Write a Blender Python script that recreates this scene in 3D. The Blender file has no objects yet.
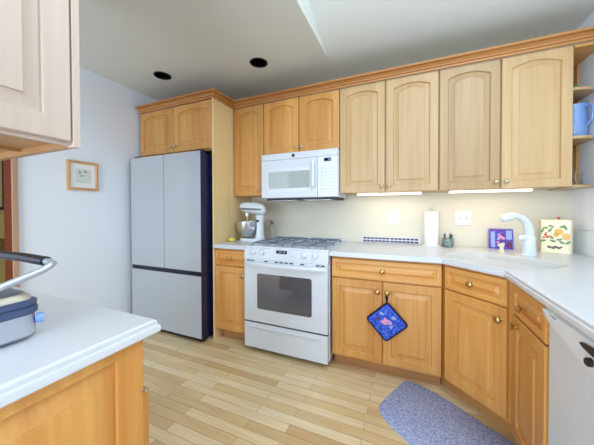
import bpy, bmesh, math, random
from mathutils import Vector, Matrix
from mathutils.geometry import tessellate_polygon
random.seed(7)
PI = math.pi
S = bpy.context.scene
COL = S.collection

# ------------------------------------------------------------------ camera
cam_d = bpy.data.cameras.new('camera')
cam = bpy.data.objects.new('camera', cam_d)
COL.objects.link(cam)
S.camera = cam
cam_d.sensor_fit = 'HORIZONTAL'
cam_d.sensor_width = 36.0
cam_d.lens = 259.47 / 594 * 36.0
cam_d.shift_y = -8.858 / 594
cam_d.clip_start = 0.02
YAW, PITCH, ROLL = 0.4068, 0.0138, -0.003
cam.location = (0, -2.5712, 1.2262)
cam.rotation_euler = (Matrix.Rotation(YAW, 3, 'Z') @ Matrix.Rotation(PI/2 - PITCH, 3, 'X') @ Matrix.Rotation(ROLL, 3, 'Z')).to_euler()

# ------------------------------------------------------------------ world, lights, exposure
w = bpy.data.worlds.new('world'); S.world = w
w.use_nodes = True
bg = w.node_tree.nodes['Background']
bg.inputs[0].default_value = (0.74, 0.87, 1.0, 1)
bg.inputs[1].default_value = 0.5

def area(name, loc, target, sx, sy, power, color, spread=PI):
    d = bpy.data.lights.new(name, 'AREA')
    d.shape = 'RECTANGLE'; d.size = sx; d.size_y = sy; d.energy = power; d.color = color; d.spread = spread
    o = bpy.data.objects.new(name, d); COL.objects.link(o)
    o.location = loc
    o.rotation_euler = (Vector(target) - Vector(loc)).to_track_quat('-Z', 'Y').to_euler()
    return o
DAY = (0.72, 0.86, 1.0)
area('window_daylight', (1.135, -1.27, 1.63), (-1.0, -1.27, 1.55), 1.66, 1.0, 5, DAY)
area('vault_fill', (0.55, -2.2, 2.9), (-0.75, -2.1, 1.0), 1.1, 0.9, 26, DAY)  # added overhead fill light; the vault has no opening here
area('rear_high_fill', (0.1, -5.1, 2.75), (-0.1, -0.4, 1.5), 2.4, 1.5, 31, DAY)  # unseen light added high behind the camera to put sheen on the doors
area('rear_low_fill', (-1.3, -5.0, 1.2), (-1.2, 0, 1.1), 2.6, 2.0, 126, DAY)  # broad unseen fill added behind the camera, no patio is built

S.view_settings.view_transform = 'Standard'
S.view_settings.look = 'None'
S.view_settings.gamma = 1
S.view_settings.use_curve_mapping = False
S.view_settings.exposure = 0.14

# ------------------------------------------------------------------ materials
def srgb(r, g, b):
    f = lambda c: (c/255/12.92) if c/255 <= .04045 else ((c/255+.055)/1.055)**2.4
    return (f(r), f(g), f(b), 1)

def mat(name, col, rough=.5, metal=0, spec=.5, coat=0, emit=None, es=0, trans=0, bump=0, bscale=60):
    m = bpy.data.materials.new(name); m.use_nodes = True
    nt = m.node_tree; b = nt.nodes['Principled BSDF']
    b.inputs['Base Color'].default_value = col
    b.inputs['Roughness'].default_value = rough
    b.inputs['Metallic'].default_value = metal
    b.inputs['Specular IOR Level'].default_value = spec
    b.inputs['Coat Weight'].default_value = coat
    b.inputs['Transmission Weight'].default_value = trans
    if emit:
        b.inputs['Emission Color'].default_value = emit; b.inputs['Emission Strength'].default_value = es
    tc = nt.nodes.new('ShaderNodeTexCoord')
    n = nt.nodes.new('ShaderNodeTexNoise'); n.inputs['Scale'].default_value = bscale; n.inputs['Detail'].default_value = 3
    nt.links.new(tc.outputs['Object'], n.inputs['Vector'])
    # faint procedural variation of the roughness on every surface
    mr = nt.nodes.new('ShaderNodeMapRange'); mr.inputs['To Min'].default_value = max(0, rough-.01); mr.inputs['To Max'].default_value = min(1, rough+.01)
    nt.links.new(n.outputs['Fac'], mr.inputs['Value']); nt.links.new(mr.outputs['Result'], b.inputs['Roughness'])
    if bump:
        bp = nt.nodes.new('ShaderNodeBump'); bp.inputs['Strength'].default_value = bump; bp.inputs['Distance'].default_value = .002
        nt.links.new(n.outputs['Fac'], bp.inputs['Height']); nt.links.new(bp.outputs['Normal'], b.inputs['Normal'])
    return m

def wood(name, c0, c1, axis='Z', rough=.45, fine=38, long=1.6, vary=.12, c2=None):
    m = bpy.data.materials.new(name); m.use_nodes = True
    nt = m.node_tree; L = nt.links; b = nt.nodes['Principled BSDF']
    b.inputs['Roughness'].default_value = rough
    b.inputs['Coat Weight'].default_value = .55; b.inputs['Coat Roughness'].default_value = .42
    tc = nt.nodes.new('ShaderNodeTexCoord'); mp = nt.nodes.new('ShaderNodeMapping')
    sc = [fine]*3; sc['XYZ'.index(axis)] = long
    mp.inputs['Scale'].default_value = sc
    oi = nt.nodes.new('ShaderNodeObjectInfo')
    ad = nt.nodes.new('ShaderNodeVectorMath'); ad.operation = 'MULTIPLY_ADD'
    ad.inputs[1].default_value = (1, 1, 1)
    cmb = nt.nodes.new('ShaderNodeMath'); cmb.operation = 'MULTIPLY'; cmb.inputs[1].default_value = 37
    L.new(oi.outputs['Random'], cmb.inputs[0])
    L.new(tc.outputs['Object'], ad.inputs[0]); L.new(cmb.outputs[0], ad.inputs[2])
    L.new(ad.outputs[0], mp.inputs['Vector'])
    n1 = nt.nodes.new('ShaderNodeTexNoise'); n1.inputs['Scale'].default_value = 1; n1.inputs['Detail'].default_value = 5; n1.inputs['Distortion'].default_value = .6
    L.new(mp.outputs[0], n1.inputs['Vector'])
    mp2 = nt.nodes.new('ShaderNodeMapping'); sc2 = [7]*3; sc2['XYZ'.index(axis)] = .5; mp2.inputs['Scale'].default_value = sc2
    L.new(ad.outputs[0], mp2.inputs['Vector'])
    n2 = nt.nodes.new('ShaderNodeTexNoise'); n2.inputs['Scale'].default_value = 1; n2.inputs['Detail'].default_value = 2
    L.new(mp2.outputs[0], n2.inputs['Vector'])
    mx = nt.nodes.new('ShaderNodeMath'); mx.operation = 'MULTIPLY_ADD'; mx.inputs[1].default_value = .45
    L.new(n1.outputs['Fac'], mx.inputs[0])
    m2 = nt.nodes.new('ShaderNodeMath'); m2.operation = 'MULTIPLY'; m2.inputs[1].default_value = .55
    L.new(n2.outputs['Fac'], m2.inputs[0]); L.new(m2.outputs[0], mx.inputs[2])
    cr = nt.nodes.new('ShaderNodeValToRGB')
    cr.color_ramp.elements[0].position = .32; cr.color_ramp.elements[0].color = c0
    cr.color_ramp.elements[1].position = .66; cr.color_ramp.elements[1].color = c1
    L.new(mx.outputs[0], cr.inputs['Fac'])
    hs = nt.nodes.new('ShaderNodeHueSaturation')
    mr = nt.nodes.new('ShaderNodeMapRange'); mr.inputs['To Min'].default_value = 1-vary; mr.inputs['To Max'].default_value = 1+vary
    L.new(oi.outputs['Random'], mr.inputs['Value']); L.new(mr.outputs[0], hs.inputs['Value'])
    L.new(cr.outputs['Color'], hs.inputs['Color']); L.new(hs.outputs['Color'], b.inputs['Base Color'])
    bp = nt.nodes.new('ShaderNodeBump'); bp.inputs['Strength'].default_value = .06; bp.inputs['Distance'].default_value = .001
    L.new(n1.outputs['Fac'], bp.inputs['Height']); L.new(bp.outputs[0], b.inputs['Normal'])
    return m

def floor_mat():
    m = bpy.data.materials.new('oak strip floor'); m.use_nodes = True
    nt = m.node_tree; L = nt.links; b = nt.nodes['Principled BSDF']
    tc = nt.nodes.new('ShaderNodeTexCoord')
    br = nt.nodes.new('ShaderNodeTexBrick')
    br.offset = .37; br.offset_frequency = 2; br.squash = 1
    br.inputs['Scale'].default_value = 1
    br.inputs['Brick Width'].default_value = .62; br.inputs['Row Height'].default_value = .062
    br.inputs['Mortar Size'].default_value = .0011; br.inputs['Mortar Smooth'].default_value = .3
    br.inputs['Bias'].default_value = 0
    br.inputs['Color1'].default_value = (0, 0, 0, 1); br.inputs['Color2'].default_value = (1, 1, 1, 1); br.inputs['Mortar'].default_value = (.5, .5, .5, 1)
    L.new(tc.outputs['Object'], br.inputs['Vector'])
    cr = nt.nodes.new('ShaderNodeValToRGB')
    e = cr.color_ramp.elements
    e[0].position = 0; e[0].color = srgb(216, 180, 128)
    e[1].position = 1; e[1].color = srgb(242, 220, 180)
    x = e.new(.35); x.color = srgb(230, 200, 148)
    x = e.new(.7); x.color = srgb(240, 214, 168)
    L.new(br.outputs['Color'], cr.inputs['Fac'])
    mp = nt.nodes.new('ShaderNodeMapping'); mp.inputs['Scale'].default_value = (3, 70, 3)
    L.new(tc.outputs['Object'], mp.inputs['Vector'])
    n = nt.nodes.new('ShaderNodeTexNoise'); n.inputs['Scale'].default_value = 1; n.inputs['Detail'].default_value = 5
    L.new(mp.outputs[0], n.inputs['Vector'])
    n2 = nt.nodes.new('ShaderNodeTexNoise'); n2.inputs['Scale'].default_value = 2.2; n2.inputs['Detail'].default_value = 3
    L.new(tc.outputs['Object'], n2.inputs['Vector'])
    mr = nt.nodes.new('ShaderNodeMapRange'); mr.inputs['From Min'].default_value = .3; mr.inputs['From Max'].default_value = .7
    mr.inputs['To Min'].default_value = .88; mr.inputs['To Max'].default_value = 1.08
    L.new(n.outputs['Fac'], mr.inputs['Value'])
    mr2 = nt.nodes.new('ShaderNodeMapRange'); mr2.inputs['From Min'].default_value = .3; mr2.inputs['From Max'].default_value = .7
    mr2.inputs['To Min'].default_value = .9; mr2.inputs['To Max'].default_value = 1.06
    L.new(n2.outputs['Fac'], mr2.inputs['Value'])
    mu = nt.nodes.new('ShaderNodeMath'); mu.operation = 'MULTIPLY'
    L.new(mr.outputs[0], mu.inputs[0]); L.new(mr2.outputs[0], mu.inputs[1])
    hs = nt.nodes.new('ShaderNodeHueSaturation'); L.new(mu.outputs[0], hs.inputs['Value']); L.new(cr.outputs['Color'], hs.inputs['Color'])
    mx = nt.nodes.new('ShaderNodeMixRGB'); mx.inputs['Color2'].default_value = srgb(150, 112, 70)
    L.new(br.outputs['Fac'], mx.inputs['Fac']); L.new(hs.outputs['Color'], mx.inputs['Color1'])
    L.new(mx.outputs['Color'], b.inputs['Base Color'])
    b.inputs['Roughness'].default_value = .34
    bp = nt.nodes.new('ShaderNodeBump'); bp.invert = True; bp.inputs['Strength'].default_value = .25; bp.inputs['Distance'].default_value = .001
    L.new(br.outputs['Fac'], bp.inputs['Height']); L.new(bp.outputs[0], b.inputs['Normal'])
    return m

def speckle(name, c0, c1, c2, scale, rough=.9, bump=.6):
    m = mat(name, c0, rough)
    nt = m.node_tree; L = nt.links; b = nt.nodes['Principled BSDF']
    tc = nt.nodes.new('ShaderNodeTexCoord')
    n = nt.nodes.new('ShaderNodeTexNoise'); n.inputs['Scale'].default_value = scale; n.inputs['Detail'].default_value = 4; n.inputs['Roughness'].default_value = .8
    L.new(tc.outputs['Object'], n.inputs['Vector'])
    cr = nt.nodes.new('ShaderNodeValToRGB'); e = cr.color_ramp.elements
    e[0].position = .34; e[0].color = c0; e[1].position = .68; e[1].color = c2
    x = e.new(.5); x.color = c1
    L.new(n.outputs['Fac'], cr.inputs['Fac']); L.new(cr.outputs['Color'], b.inputs['Base Color'])
    bp = nt.nodes.new('ShaderNodeBump'); bp.inputs['Strength'].default_value = bump; bp.inputs['Distance'].default_value = .004
    L.new(n.outputs['Fac'], bp.inputs['Height']); L.new(bp.outputs['Normal'], b.inputs['Normal'])
    return m

MAPLE0, MAPLE1 = srgb(198, 130, 56), srgb(222, 166, 90)
M = dict(
    maple=wood('honey maple upright grain', MAPLE0, MAPLE1, 'Z'),
    pale=wood('maple with painted window sheen', srgb(178, 141, 94), srgb(198, 164, 114), 'Z'),  # maple with the sheen of window light put into its colour
    painted_glare=wood('bleached maple', srgb(194, 170, 152), srgb(210, 190, 174), 'Z'),  # maple again, with strong window glare painted into the colour
    veneer=wood('straw maple veneer with painted light', srgb(226, 194, 136), srgb(238, 208, 152), 'Z', fine=24),  # veneer colour raised to carry the light on the panel's side
    maple_h=wood('honey maple level grain', MAPLE0, MAPLE1, 'X'),
    maple_y=wood('honey maple grain along depth', MAPLE0, MAPLE1, 'Y'),
    crown=wood('maple moulding', srgb(172, 108, 48), srgb(198, 138, 72), 'X', vary=.04),
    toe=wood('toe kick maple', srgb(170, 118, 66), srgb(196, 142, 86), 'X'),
    floor=floor_mat(),
    wall=mat('white wall paint', srgb(236, 242, 250), .75, bump=.05, bscale=250),
    wallback=mat('warm white wall paint', srgb(222, 216, 198), .6, bump=.04, bscale=250),
    ceil=mat('ceiling paint', srgb(222, 224, 219), .85, bump=.06, bscale=200),
    hall=mat('tan hallway wall paint', srgb(214, 190, 120), .8),
    counter=mat('white solid surface', srgb(210, 212, 216), .3, coat=.1),
    sink=mat('off white sink composite', srgb(206, 206, 202), .35),
    white=mat('white enamel', srgb(220, 226, 234), .22, coat=.3),
    white_p=mat('white plastic', srgb(226, 230, 235), .4),
    offwhite=mat('off white dishwasher enamel', srgb(214, 221, 228), .3),
    black=mat('black plastic', srgb(14, 14, 16), .4),
    matte_black=mat('matte black', srgb(6, 6, 7), .9, spec=.1),
    dark=mat('dark grey plastic', srgb(50, 52, 58), .5),
    glass_door=mat('pale grey glass panel', srgb(178, 183, 190), .12, coat=.5),
    navy=mat('navy blue steel', srgb(22, 27, 66), .35),
    navy2=mat('dark navy trim', srgb(16, 20, 42), .3),
    oven=mat('smoked oven glass', srgb(84, 84, 92), .08, coat=1),
    mwglass=mat('grey microwave window', srgb(176, 186, 184), .12, coat=.6),
    brass=mat('aged brass', srgb(196, 164, 104), .28, metal=1),
    pewter=mat('satin pewter', srgb(196, 182, 150), .3, metal=1),
    steel=mat('brushed steel', srgb(205, 208, 212), .28, metal=1),
    steel_d=mat('satin aluminium', srgb(188, 194, 204), .4, metal=.6),
    iron=mat('grey burner grate iron', srgb(118, 124, 142), .5),
    iron_d=mat('dark burner cap', srgb(60, 62, 70), .5),
    frame=wood('light oak frame', srgb(190, 140, 90), srgb(212, 166, 112), 'Y', fine=90, long=6),
    door_red=wood('dark red mahogany casing', srgb(92, 24, 22), srgb(122, 40, 34), 'Z', rough=.3),
    door_tan=wood('tan outer casing', srgb(176, 132, 104), srgb(196, 154, 124), 'Z'),
    paper=mat('white paper towel', srgb(244, 244, 244), .9, bump=.5, bscale=160),
    matpaper=mat('white picture mat', srgb(240, 242, 242), .8),
    yellow=mat('lemon yellow glaze', srgb(226, 216, 60), .35),
    blue=mat('cornflower blue enamel', srgb(124, 158, 214), .25, coat=.4),
    knob_blue=mat('pale blue translucent plastic', srgb(130, 165, 240), .35),
    green=mat('glossy green ceramic', srgb(72, 146, 72), .35),
    glass=mat('clear glass', (1, 1, 1, 1), .02, trans=1),
    tube=mat('lit tube diffuser', srgb(255, 250, 235), .5, emit=(1, .90, .72, 1), es=4.0),
    tube2=mat('lit warm tube diffuser', srgb(255, 245, 220), .5, emit=(1, .84, .58, 1), es=4.0),
    tan=mat('champagne metal lid', srgb(206, 198, 178), .4, metal=.4),
    slate=mat('slate grey lid top', srgb(104, 108, 120), .45),
    gasket=mat('blue grey rubber gasket', srgb(66, 80, 112), .4),
    cream=mat('cream glazed tin', srgb(246, 240, 208), .3),
    peach=mat('peach fruit paint', srgb(236, 186, 110), .4),
    cherry=mat('red berry paint', srgb(206, 70, 60), .4),
    leaf=mat('leaf green paint', srgb(124, 156, 116), .4),
    brown=mat('brown stamp paint', srgb(118, 100, 96), .5),
    purple=speckle('purple printed card', srgb(58, 32, 130), srgb(90, 62, 178), srgb(140, 120, 222), 60, .4, 0),
    lilac=mat('pale blue print', srgb(150, 170, 226), .5),
    pink=mat('pink print', srgb(232, 150, 186), .5),
    maroon=mat('maroon print', srgb(110, 46, 82), .5),
    violet=mat('dark violet slot', srgb(74, 54, 98), .6),
    slotgrey=mat('dark vent slot', srgb(70, 66, 70), .6),
    rug=speckle('blue grey woven mat', srgb(98, 110, 158), srgb(166, 178, 222), srgb(228, 236, 252), 130, .95, .8),
    mitt=speckle('blue printed cotton', srgb(24, 40, 150), srgb(42, 80, 206), srgb(104, 150, 232), 60, .8, .3),
    mitt_edge=mat('navy cotton binding', srgb(18, 20, 56), .85),
    jar=speckle('mottled green glass', srgb(66, 82, 80), srgb(118, 138, 132), srgb(176, 196, 188), 70, .2, 0),
    art=speckle('pale watercolour', srgb(206, 218, 214), srgb(220, 226, 214), srgb(196, 214, 220), 25, .7, 0),
    art2=mat('faded rose paint', srgb(198, 160, 140), .7),
    art3=mat('faded green paint', srgb(150, 176, 160), .7),
    display=mat('black display glass', srgb(16, 20, 28), .1),
    digit=mat('lit clock digits', srgb(150, 180, 220), .5),
    copper=mat('bronze spout', srgb(132, 96, 78), .35, metal=.7),
    bronze=mat('bronze switch plate', srgb(150, 122, 70), .45, metal=.4),
    keygrey=mat('grey key print', srgb(206, 212, 220), .5),
    lime=mat('cream printed art', srgb(216, 208, 160), .8),
)

M['glass'].node_tree.nodes['Principled BSDF'].inputs['IOR'].default_value = 1.28
# ------------------------------------------------------------------ mesh builder
def track(axis):
    a = Vector(axis).normalized()
    return a.to_track_quat('Z', 'Y').to_matrix()

class MB:
    def __init__(s): s.v = []; s.f = []
    def add(s, vs, fs):
        k = len(s.v); s.v += [tuple(p) for p in vs]; s.f += [tuple(i+k for i in f) for f in fs]; return s
    def box(s, x0, x1, y0, y1, z0, z1):
        return s.add([(x0,y0,z0),(x1,y0,z0),(x1,y1,z0),(x0,y1,z0),(x0,y0,z1),(x1,y0,z1),(x1,y1,z1),(x0,y1,z1)],
                     [(3,2,1,0),(4,5,6,7),(0,1,5,4),(1,2,6,5),(2,3,7,6),(3,0,4,7)])
    def loops(s, L, cap0=True, cap1=True, closed=True):
        n = len(L[0]); vs = [p for l in L for p in l]; fs = []
        for i in range(len(L)-1):
            for j in range(n if closed else n-1):
                k = (j+1) % n
                fs.append((i*n+j, i*n+k, (i+1)*n+k, (i+1)*n+j))
        if cap0: fs.append(tuple(reversed(range(n))))
        if cap1: fs.append(tuple(range((len(L)-1)*n, len(L)*n)))
        return s.add(vs, fs)
    def lathe(s, prof, c=(0,0,0), axis=(0,0,1), n=24, sx=1, sy=1):
        R = track(axis); c = Vector(c)
        L = [[c + R @ Vector((r*math.cos(2*PI*j/n)*sx, r*math.sin(2*PI*j/n)*sy, z)) for j in range(n)] for r, z in prof]
        return s.loops(L)
    def cyl(s, p0, p1, r0, r1=None, n=20):
        r1 = r0 if r1 is None else r1
        d = Vector(p1)-Vector(p0)
        return s.lathe([(r0, 0), (r1, d.length)], p0, d, n)
    def tube(s, pts, r, n=10, closed=False):
        pts = [Vector(p) for p in pts]; L = []; N = len(pts)
        up = None
        for i, p in enumerate(pts):
            a = pts[(i-1) % N] if (closed or i > 0) else p
            b = pts[(i+1) % N] if (closed or i < N-1) else p
            t = (b-a).normalized()
            if up is None:
                up = Vector((0,0,1)) if abs(t.z) < .9 else Vector((1,0,0))
            u = (up - t*up.dot(t)).normalized(); up = u
            v = t.cross(u)
            rr = r[i] if isinstance(r, (list, tuple)) else r
            L.append([p + (u*math.cos(2*PI*j/n) + v*math.sin(2*PI*j/n))*rr for j in range(n)])
        if closed: L.append(L[0])
        return s.loops(L, not closed, not closed)
    def prism(s, poly, z0, z1, top=True, bot=True):
        return s.loops([[(x,y,z0) for x,y in poly], [(x,y,z1) for x,y in poly]], bot, top)
    def mesh(s, name, smooth=None):
        m = bpy.data.meshes.new(name); m.from_pydata(s.v, [], s.f)
        bm = bmesh.new(); bm.from_mesh(m)
        bmesh.ops.remove_doubles(bm, verts=bm.verts, dist=1e-6)
        bmesh.ops.recalc_face_normals(bm, faces=bm.faces)
        bm.to_mesh(m); bm.free()
        if smooth:
            for p in m.polygons: p.use_smooth = True
            m.set_sharp_from_angle(angle=math.radians(smooth))
        return m
    def build(s, name, material, parent=None, smooth=None, bevel=0, seg=2, loc=None, rot=None):
        o = bpy.data.objects.new(name, s.mesh(name, smooth)); COL.objects.link(o)
        o.data.materials.append(M[material] if isinstance(material, str) else material)
        if parent: o.parent = parent
        if loc: o.location = loc
        if rot: o.rotation_euler = rot
        if bevel:
            b = o.modifiers.new('bevel', 'BEVEL'); b.width = bevel; b.segments = seg; b.limit_method = 'ANGLE'; b.angle_limit = math.radians(40)
            b.harden_normals = False
        return o

def thing(name, label, cat, loc=(0,0,0), rz=0, group=None):
    o = bpy.data.objects.new(name, None); COL.objects.link(o)
    o.empty_display_size = .05
    o.location = loc; o.rotation_euler = (0, 0, rz)
    return tag(o, label, cat, group)
def tag(o, label, cat, group=None):
    o['label'] = label; o['category'] = cat
    if group: o['group'] = group
    return o
def struct(name, mb, m, **k):
    o = mb.build(name, m, **k); o['kind'] = 'structure'; return o
def box(*a): return MB().box(*a)

def offset_poly(P, d, closed=True):
    """offset a polyline to its right-hand side by d, with mitred corners"""
    out = []; n = len(P)
    for i in range(n):
        a = P[(i-1) % n] if (closed or i > 0) else None
        c = P[(i+1) % n] if (closed or i < n-1) else None
        p = Vector(P[i])
        def nrm(q0, q1):
            t = (Vector(q1)-Vector(q0)).normalized(); return Vector((t.y, -t.x))
        if a is None: out.append(p + nrm(P[i], c)*d)
        elif c is None: out.append(p + nrm(a, P[i])*d)
        else:
            n0, n1 = nrm(a, P[i]), nrm(P[i], c)
            m = (n0+n1); m = m / max(m.length_squared, 1e-9) * 2
            out.append(p + m*d)
    return out

# ------------------------------------------------------------------ the room
XL, XR, YF = -2.73, 1.11, -5.2
ZC = 2.524
XV, YV, SL = -0.641, -0.44, 0.38         # vault: left edge, start of the slope, steepness
struct('floor', box(XL-1.6, XR+.1, YF, .1, -.05, 0), 'floor')
struct('wall_back', box(XL-.1, XR+.1, 0, .1, 0, ZC+.05), 'wallback')
WY0, WY1, WZ0, WZ1 = -2.12, -.42, 1.10, 2.16
struct('wall_right', MB().box(XR, XR+.1, WY1, 0, 0, 3.9).box(XR, XR+.1, YF, WY0, 0, 3.9).box(XR, XR+.1, WY0, WY1, 0, WZ0).box(XR, XR+.1, WY0, WY1, WZ1, 3.9), 'wall')
wf = MB()
for a0, a1, c0, c1 in ((WY0, WY1, WZ0, WZ0+.03), (WY0, WY1, WZ1-.03, WZ1), (WY0, WY0+.03, WZ0+.03, WZ1-.03), (WY1-.03, WY1, WZ0+.03, WZ1-.03), (-1.285, -1.255, WZ0+.03, WZ1-.03)):
    wf.box(XR+.045, XR+.09, a0, a1, c0, c1)
wfo = struct('window_1', wf, 'white_p')
box(XR+.064, XR+.068, WY0+.03, WY1-.03, WZ0+.03, WZ1-.03).build('pane', 'glass', wfo)
# left wall with a doorway
DY0, DY1, DZ = -2.55, -1.628, 2.05
wl = MB()
wl.box(XL-.1, XL, DY1, 0, 0, ZC+.05).box(XL-.1, XL, YF, DY0, 0, ZC+.05).box(XL-.1, XL, DY0, DY1, DZ, ZC+.05)
struct('wall_left', wl, 'wall')
struct('wall_hall', box(XL-1.62, XL-1.5, YF, .1, 0, 2.5), 'hall')
struct('trim_1', MB().box(XL-.1, XL+.004, DY1-.012, DY1-.0005, 0, DZ-.0005).box(XL-.1, XL+.004, DY0+.0005, DY0+.012, 0, DZ-.0005).box(XL-.1, XL+.004, DY0+.0125, DY1-.0125, DZ-.012, DZ-.0005), 'door_red', bevel=.002)
struct('trim_2', MB().box(XL+.0045, XL+.02, DY1-.008, DY1+.026, 0, DZ+.03).box(XL+.0045, XL+.02, DY0-.026, DY0+.008, 0, DZ+.03).box(XL+.0045, XL+.02, DY0+.0085, DY1-.0085, DZ-.008, DZ+.03), 'door_tan', bevel=.004)
# ceiling: flat on the left and along the back, rising vault on the right
CANS = [(-2.180, -.772), (-1.216, -.590)]
cm = MB()
def poly_with_holes(mb, outer, holes, z):
    P = [[Vector((x, y, 0)) for x, y in outer]] + [[Vector((x, y, 0)) for x, y in h] for h in holes]
    tri = tessellate_polygon(P)
    flat = [p for l in P for p in l]
    mb.add([(p.x, p.y, z) for p in flat], tri)
circ = lambda cx, cy, r, n=32: [(cx+r*math.cos(2*PI*j/n), cy+r*math.sin(2*PI*j/n)) for j in range(n)]
poly_with_holes(cm, [(XL, YF), (XV, YF), (XV, 0), (XL, 0)], [circ(x, y, .072) for x, y in CANS], ZC)
YR = -3.6
# eased plaster curve from the flat strip into the slope
ys = [0.0, -.25, -.34, -.43, -.52, -.61, -.70, -.773, YR, YF]
def zc(y):
    y = max(y, YR)
    if y >= -.25: return ZC
    if y >= -.773: return ZC + .43*(y+.25)**2
    return ZC + .43*.523**2 + .45*(-.773-y)
sl = MB()
for a, b in zip(ys[:-1], ys[1:]):
    sl.add([(XV, a, zc(a)), (XR, a, zc(a)), (XR, b, zc(b)), (XV, b, zc(b))], [(0,1,2,3)])
    if b < -.25: cm.add([(XV, a, ZC), (XV, a, zc(a)+1e-5), (XV, b, zc(b)), (XV, b, ZC)], [(0,1,2,3)])
vo = sl.build('ceiling_vault', 'ceil', smooth=60); vo['kind'] = 'structure'
struct('ceiling', cm, 'ceil')
struct('baseboard_left', box(XL, XL+.014, DY1+.03, -.002, 0, .09), 'wall', bevel=.003)
struct('trim_3', box(XR-.012, XR, -1.9, -.11, 1.083, 1.093), 'white_p', bevel=.002)

# ------------------------------------------------------------------ cabinet doors
def rect_loop(x0, x1, z0, z1, y, rise=0, n=10):
    """outline sampled: bottom-left, bottom-right, then along the top from right to left"""
    P = [(x0, y, z0), (x1, y, z0)]
    for i in range(n+1):
        u = i/n
        x = x1 + (x0-x1)*u
        P.append((x, y, z1 - rise + rise*(1-(2*u-1)**2)))
    return P
def door_mb(w_, h, arch=0, st=.055, t=.021, top=None, bev=.042):
    top = top or st
    A = []
    A.append(rect_loop(0, w_, 0, h, 0))
    A.append(rect_loop(0, w_, 0, h, -t+.004))
    A.append(rect_loop(.004, w_-.004, .004, h-.004, -t))
    def ins(i, y): return rect_loop(st+i, w_-st-i, st+i, h-top-i, y, arch)
    A.append(ins(0, -t)); A.append(ins(.003, -t+.004)); A.append(ins(.004, -t+.013)); A.append(ins(.013, -t+.0135))
    A.append(ins(bev, -t+.003)); A.append(ins(bev+.001, -t)); A.append(ins(bev+.003, -t))
    return MB().loops(A)
def drawer_mb(w_, h, st=.030, t=.021): return door_mb(w_, h, 0, st, t, bev=.032)
def knob_mb(s=1.0):
    return MB().lathe([(.009*s,0),(.009*s,.002*s),(.0055*s,.005*s),(.005*s,.014*s),(.008*s,.017*s),(.0135*s,.021*s),(.0145*s,.026*s),(.012*s,.030*s),(.006*s,.0325*s),(.0005,.033*s)], (0,0,0), (0,-1,0), 20)

def cabinet(name, label, loc, rz, w_, d, z0, z1, doors, drawers=(), toe=False, knob='brass', body=None, ks=1.25, wd='maple'):
    """local frame: x along the front, y into the depth (front of the box at 0), z up"""
    r = thing(name, label, 'cabinet', (loc[0], loc[1], 0), rz)
    (body or box(0, w_, 0, d, z0, z1)).build('cabinet_body', wd, r)
    for x0, x1, a0, a1, arch, kx, kz in doors:
        dd = door_mb(x1-x0, a1-a0, arch, top=.055 if not arch else .048).build('door', wd, r, smooth=25, loc=(x0, -.0005, a0))
        if kx is not None: knob_mb(ks).build('knob', knob, dd, smooth=40, loc=(kx-x0, -.0205, kz-a0))
    for x0, x1, a0, a1, kx in drawers:
        dd = drawer_mb(x1-x0, a1-a0).build('drawer_front', 'maple_h', r, smooth=25, loc=(x0, -.0005, a0))
        if kx is not None: knob_mb(ks).build('knob', knob, dd, smooth=40, loc=(kx-x0, -.0205, (a1-a0)/2))
    if toe: box(0, w_, .07, .085, 0, z0-.0005).build('toe_kick', 'toe', r)
    return r

# upper cabinets on the back wall (door faces at y = -0.345)
YU = -.324; DU = -YU-.001; ZT = 2.272; ZB = 1.372
def upper(label, xa, xb, z0, splits, knobs, arch=.03, wd='maple'):
    n = len(splits)-1; ds = []
    for i in range(n):
        a, b = splits[i]-xa+.004, splits[i+1]-xa-.004
        k = knobs[i]
        ds.append((a, b, z0, ZT, arch, (a+.026 if k == 'L' else b-.026), z0+.048))
    return cabinet('wall_cabinet', label, (xa, YU), 0, xb-xa-.001, DU, z0+.004, ZT+.01, ds, knob='pewter', ks=1.0, wd=wd)
X0, X1, X2, X3, X4, X5, X6 = -1.678, -1.3154, -.5544, -.1761, .2074, .5868, .966
upper('narrow single-door honey maple wall cabinet just left of the microwave', X0, X1, ZB, [X0, X1], 'R')
upper('short two-door maple wall cabinet directly above the white microwave', X1, X2, 1.762, [X1, (X1+X2)/2-.005, X2], 'RL')
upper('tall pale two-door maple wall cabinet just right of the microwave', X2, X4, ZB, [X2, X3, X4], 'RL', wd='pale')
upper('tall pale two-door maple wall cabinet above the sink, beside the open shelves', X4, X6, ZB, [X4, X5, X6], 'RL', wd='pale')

# cabinet above the refrigerator and its tall side panel
FX0, FX1 = -2.69, -1.7015
cabinet('wall_cabinet', 'two-door maple cabinet with crown moulding directly above the refrigerator', (FX0, -.619), 0, FX1-FX0, .618, 1.80, ZT+.01,
        [(.004, .497, 1.815, ZT, .032, .497-.03, 1.87), (.502, FX1-FX0-.004, 1.815, ZT, .032, .53, 1.87)], knob='pewter', ks=1.0)
tag(box(-1.70, -1.681, -.64, -.001, 0, ZT+.01).build('end_panel', 'veneer', bevel=.001), 'tall plain maple panel standing between the refrigerator and the stand mixer', 'panel')

# crown moulding: one run mitred round the fridge cabinet
path = [(FX0, -.641), (-1.680, -.641), (-1.680, -.346), (XR-.002, -.346)]
prof = [(.0005, 2.275), (.016, 2.275), (.018, 2.286), (.006, 2.288), (.006, 2.294), (.014, 2.296), (.020, 2.306), (.036, 2.315), (.030, 2.317), (.030, 2.322), (.048, 2.324), (.052, 2.330), (.052, 2.338), (.0005, 2.338)]
L = []
for o_, z_ in prof:
    L.append([(p.x, p.y, z_) for p in offset_poly(path, o_, False)])
# loops along the path, section by section
sec = [[L[k][i] for k in range(len(prof))] for i in range(len(path))]
tag(MB().loops(sec).build('crown_moulding', 'crown', smooth=20), 'long stepped honey maple crown moulding along the tops of the upper cabinets', 'moulding')

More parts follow.
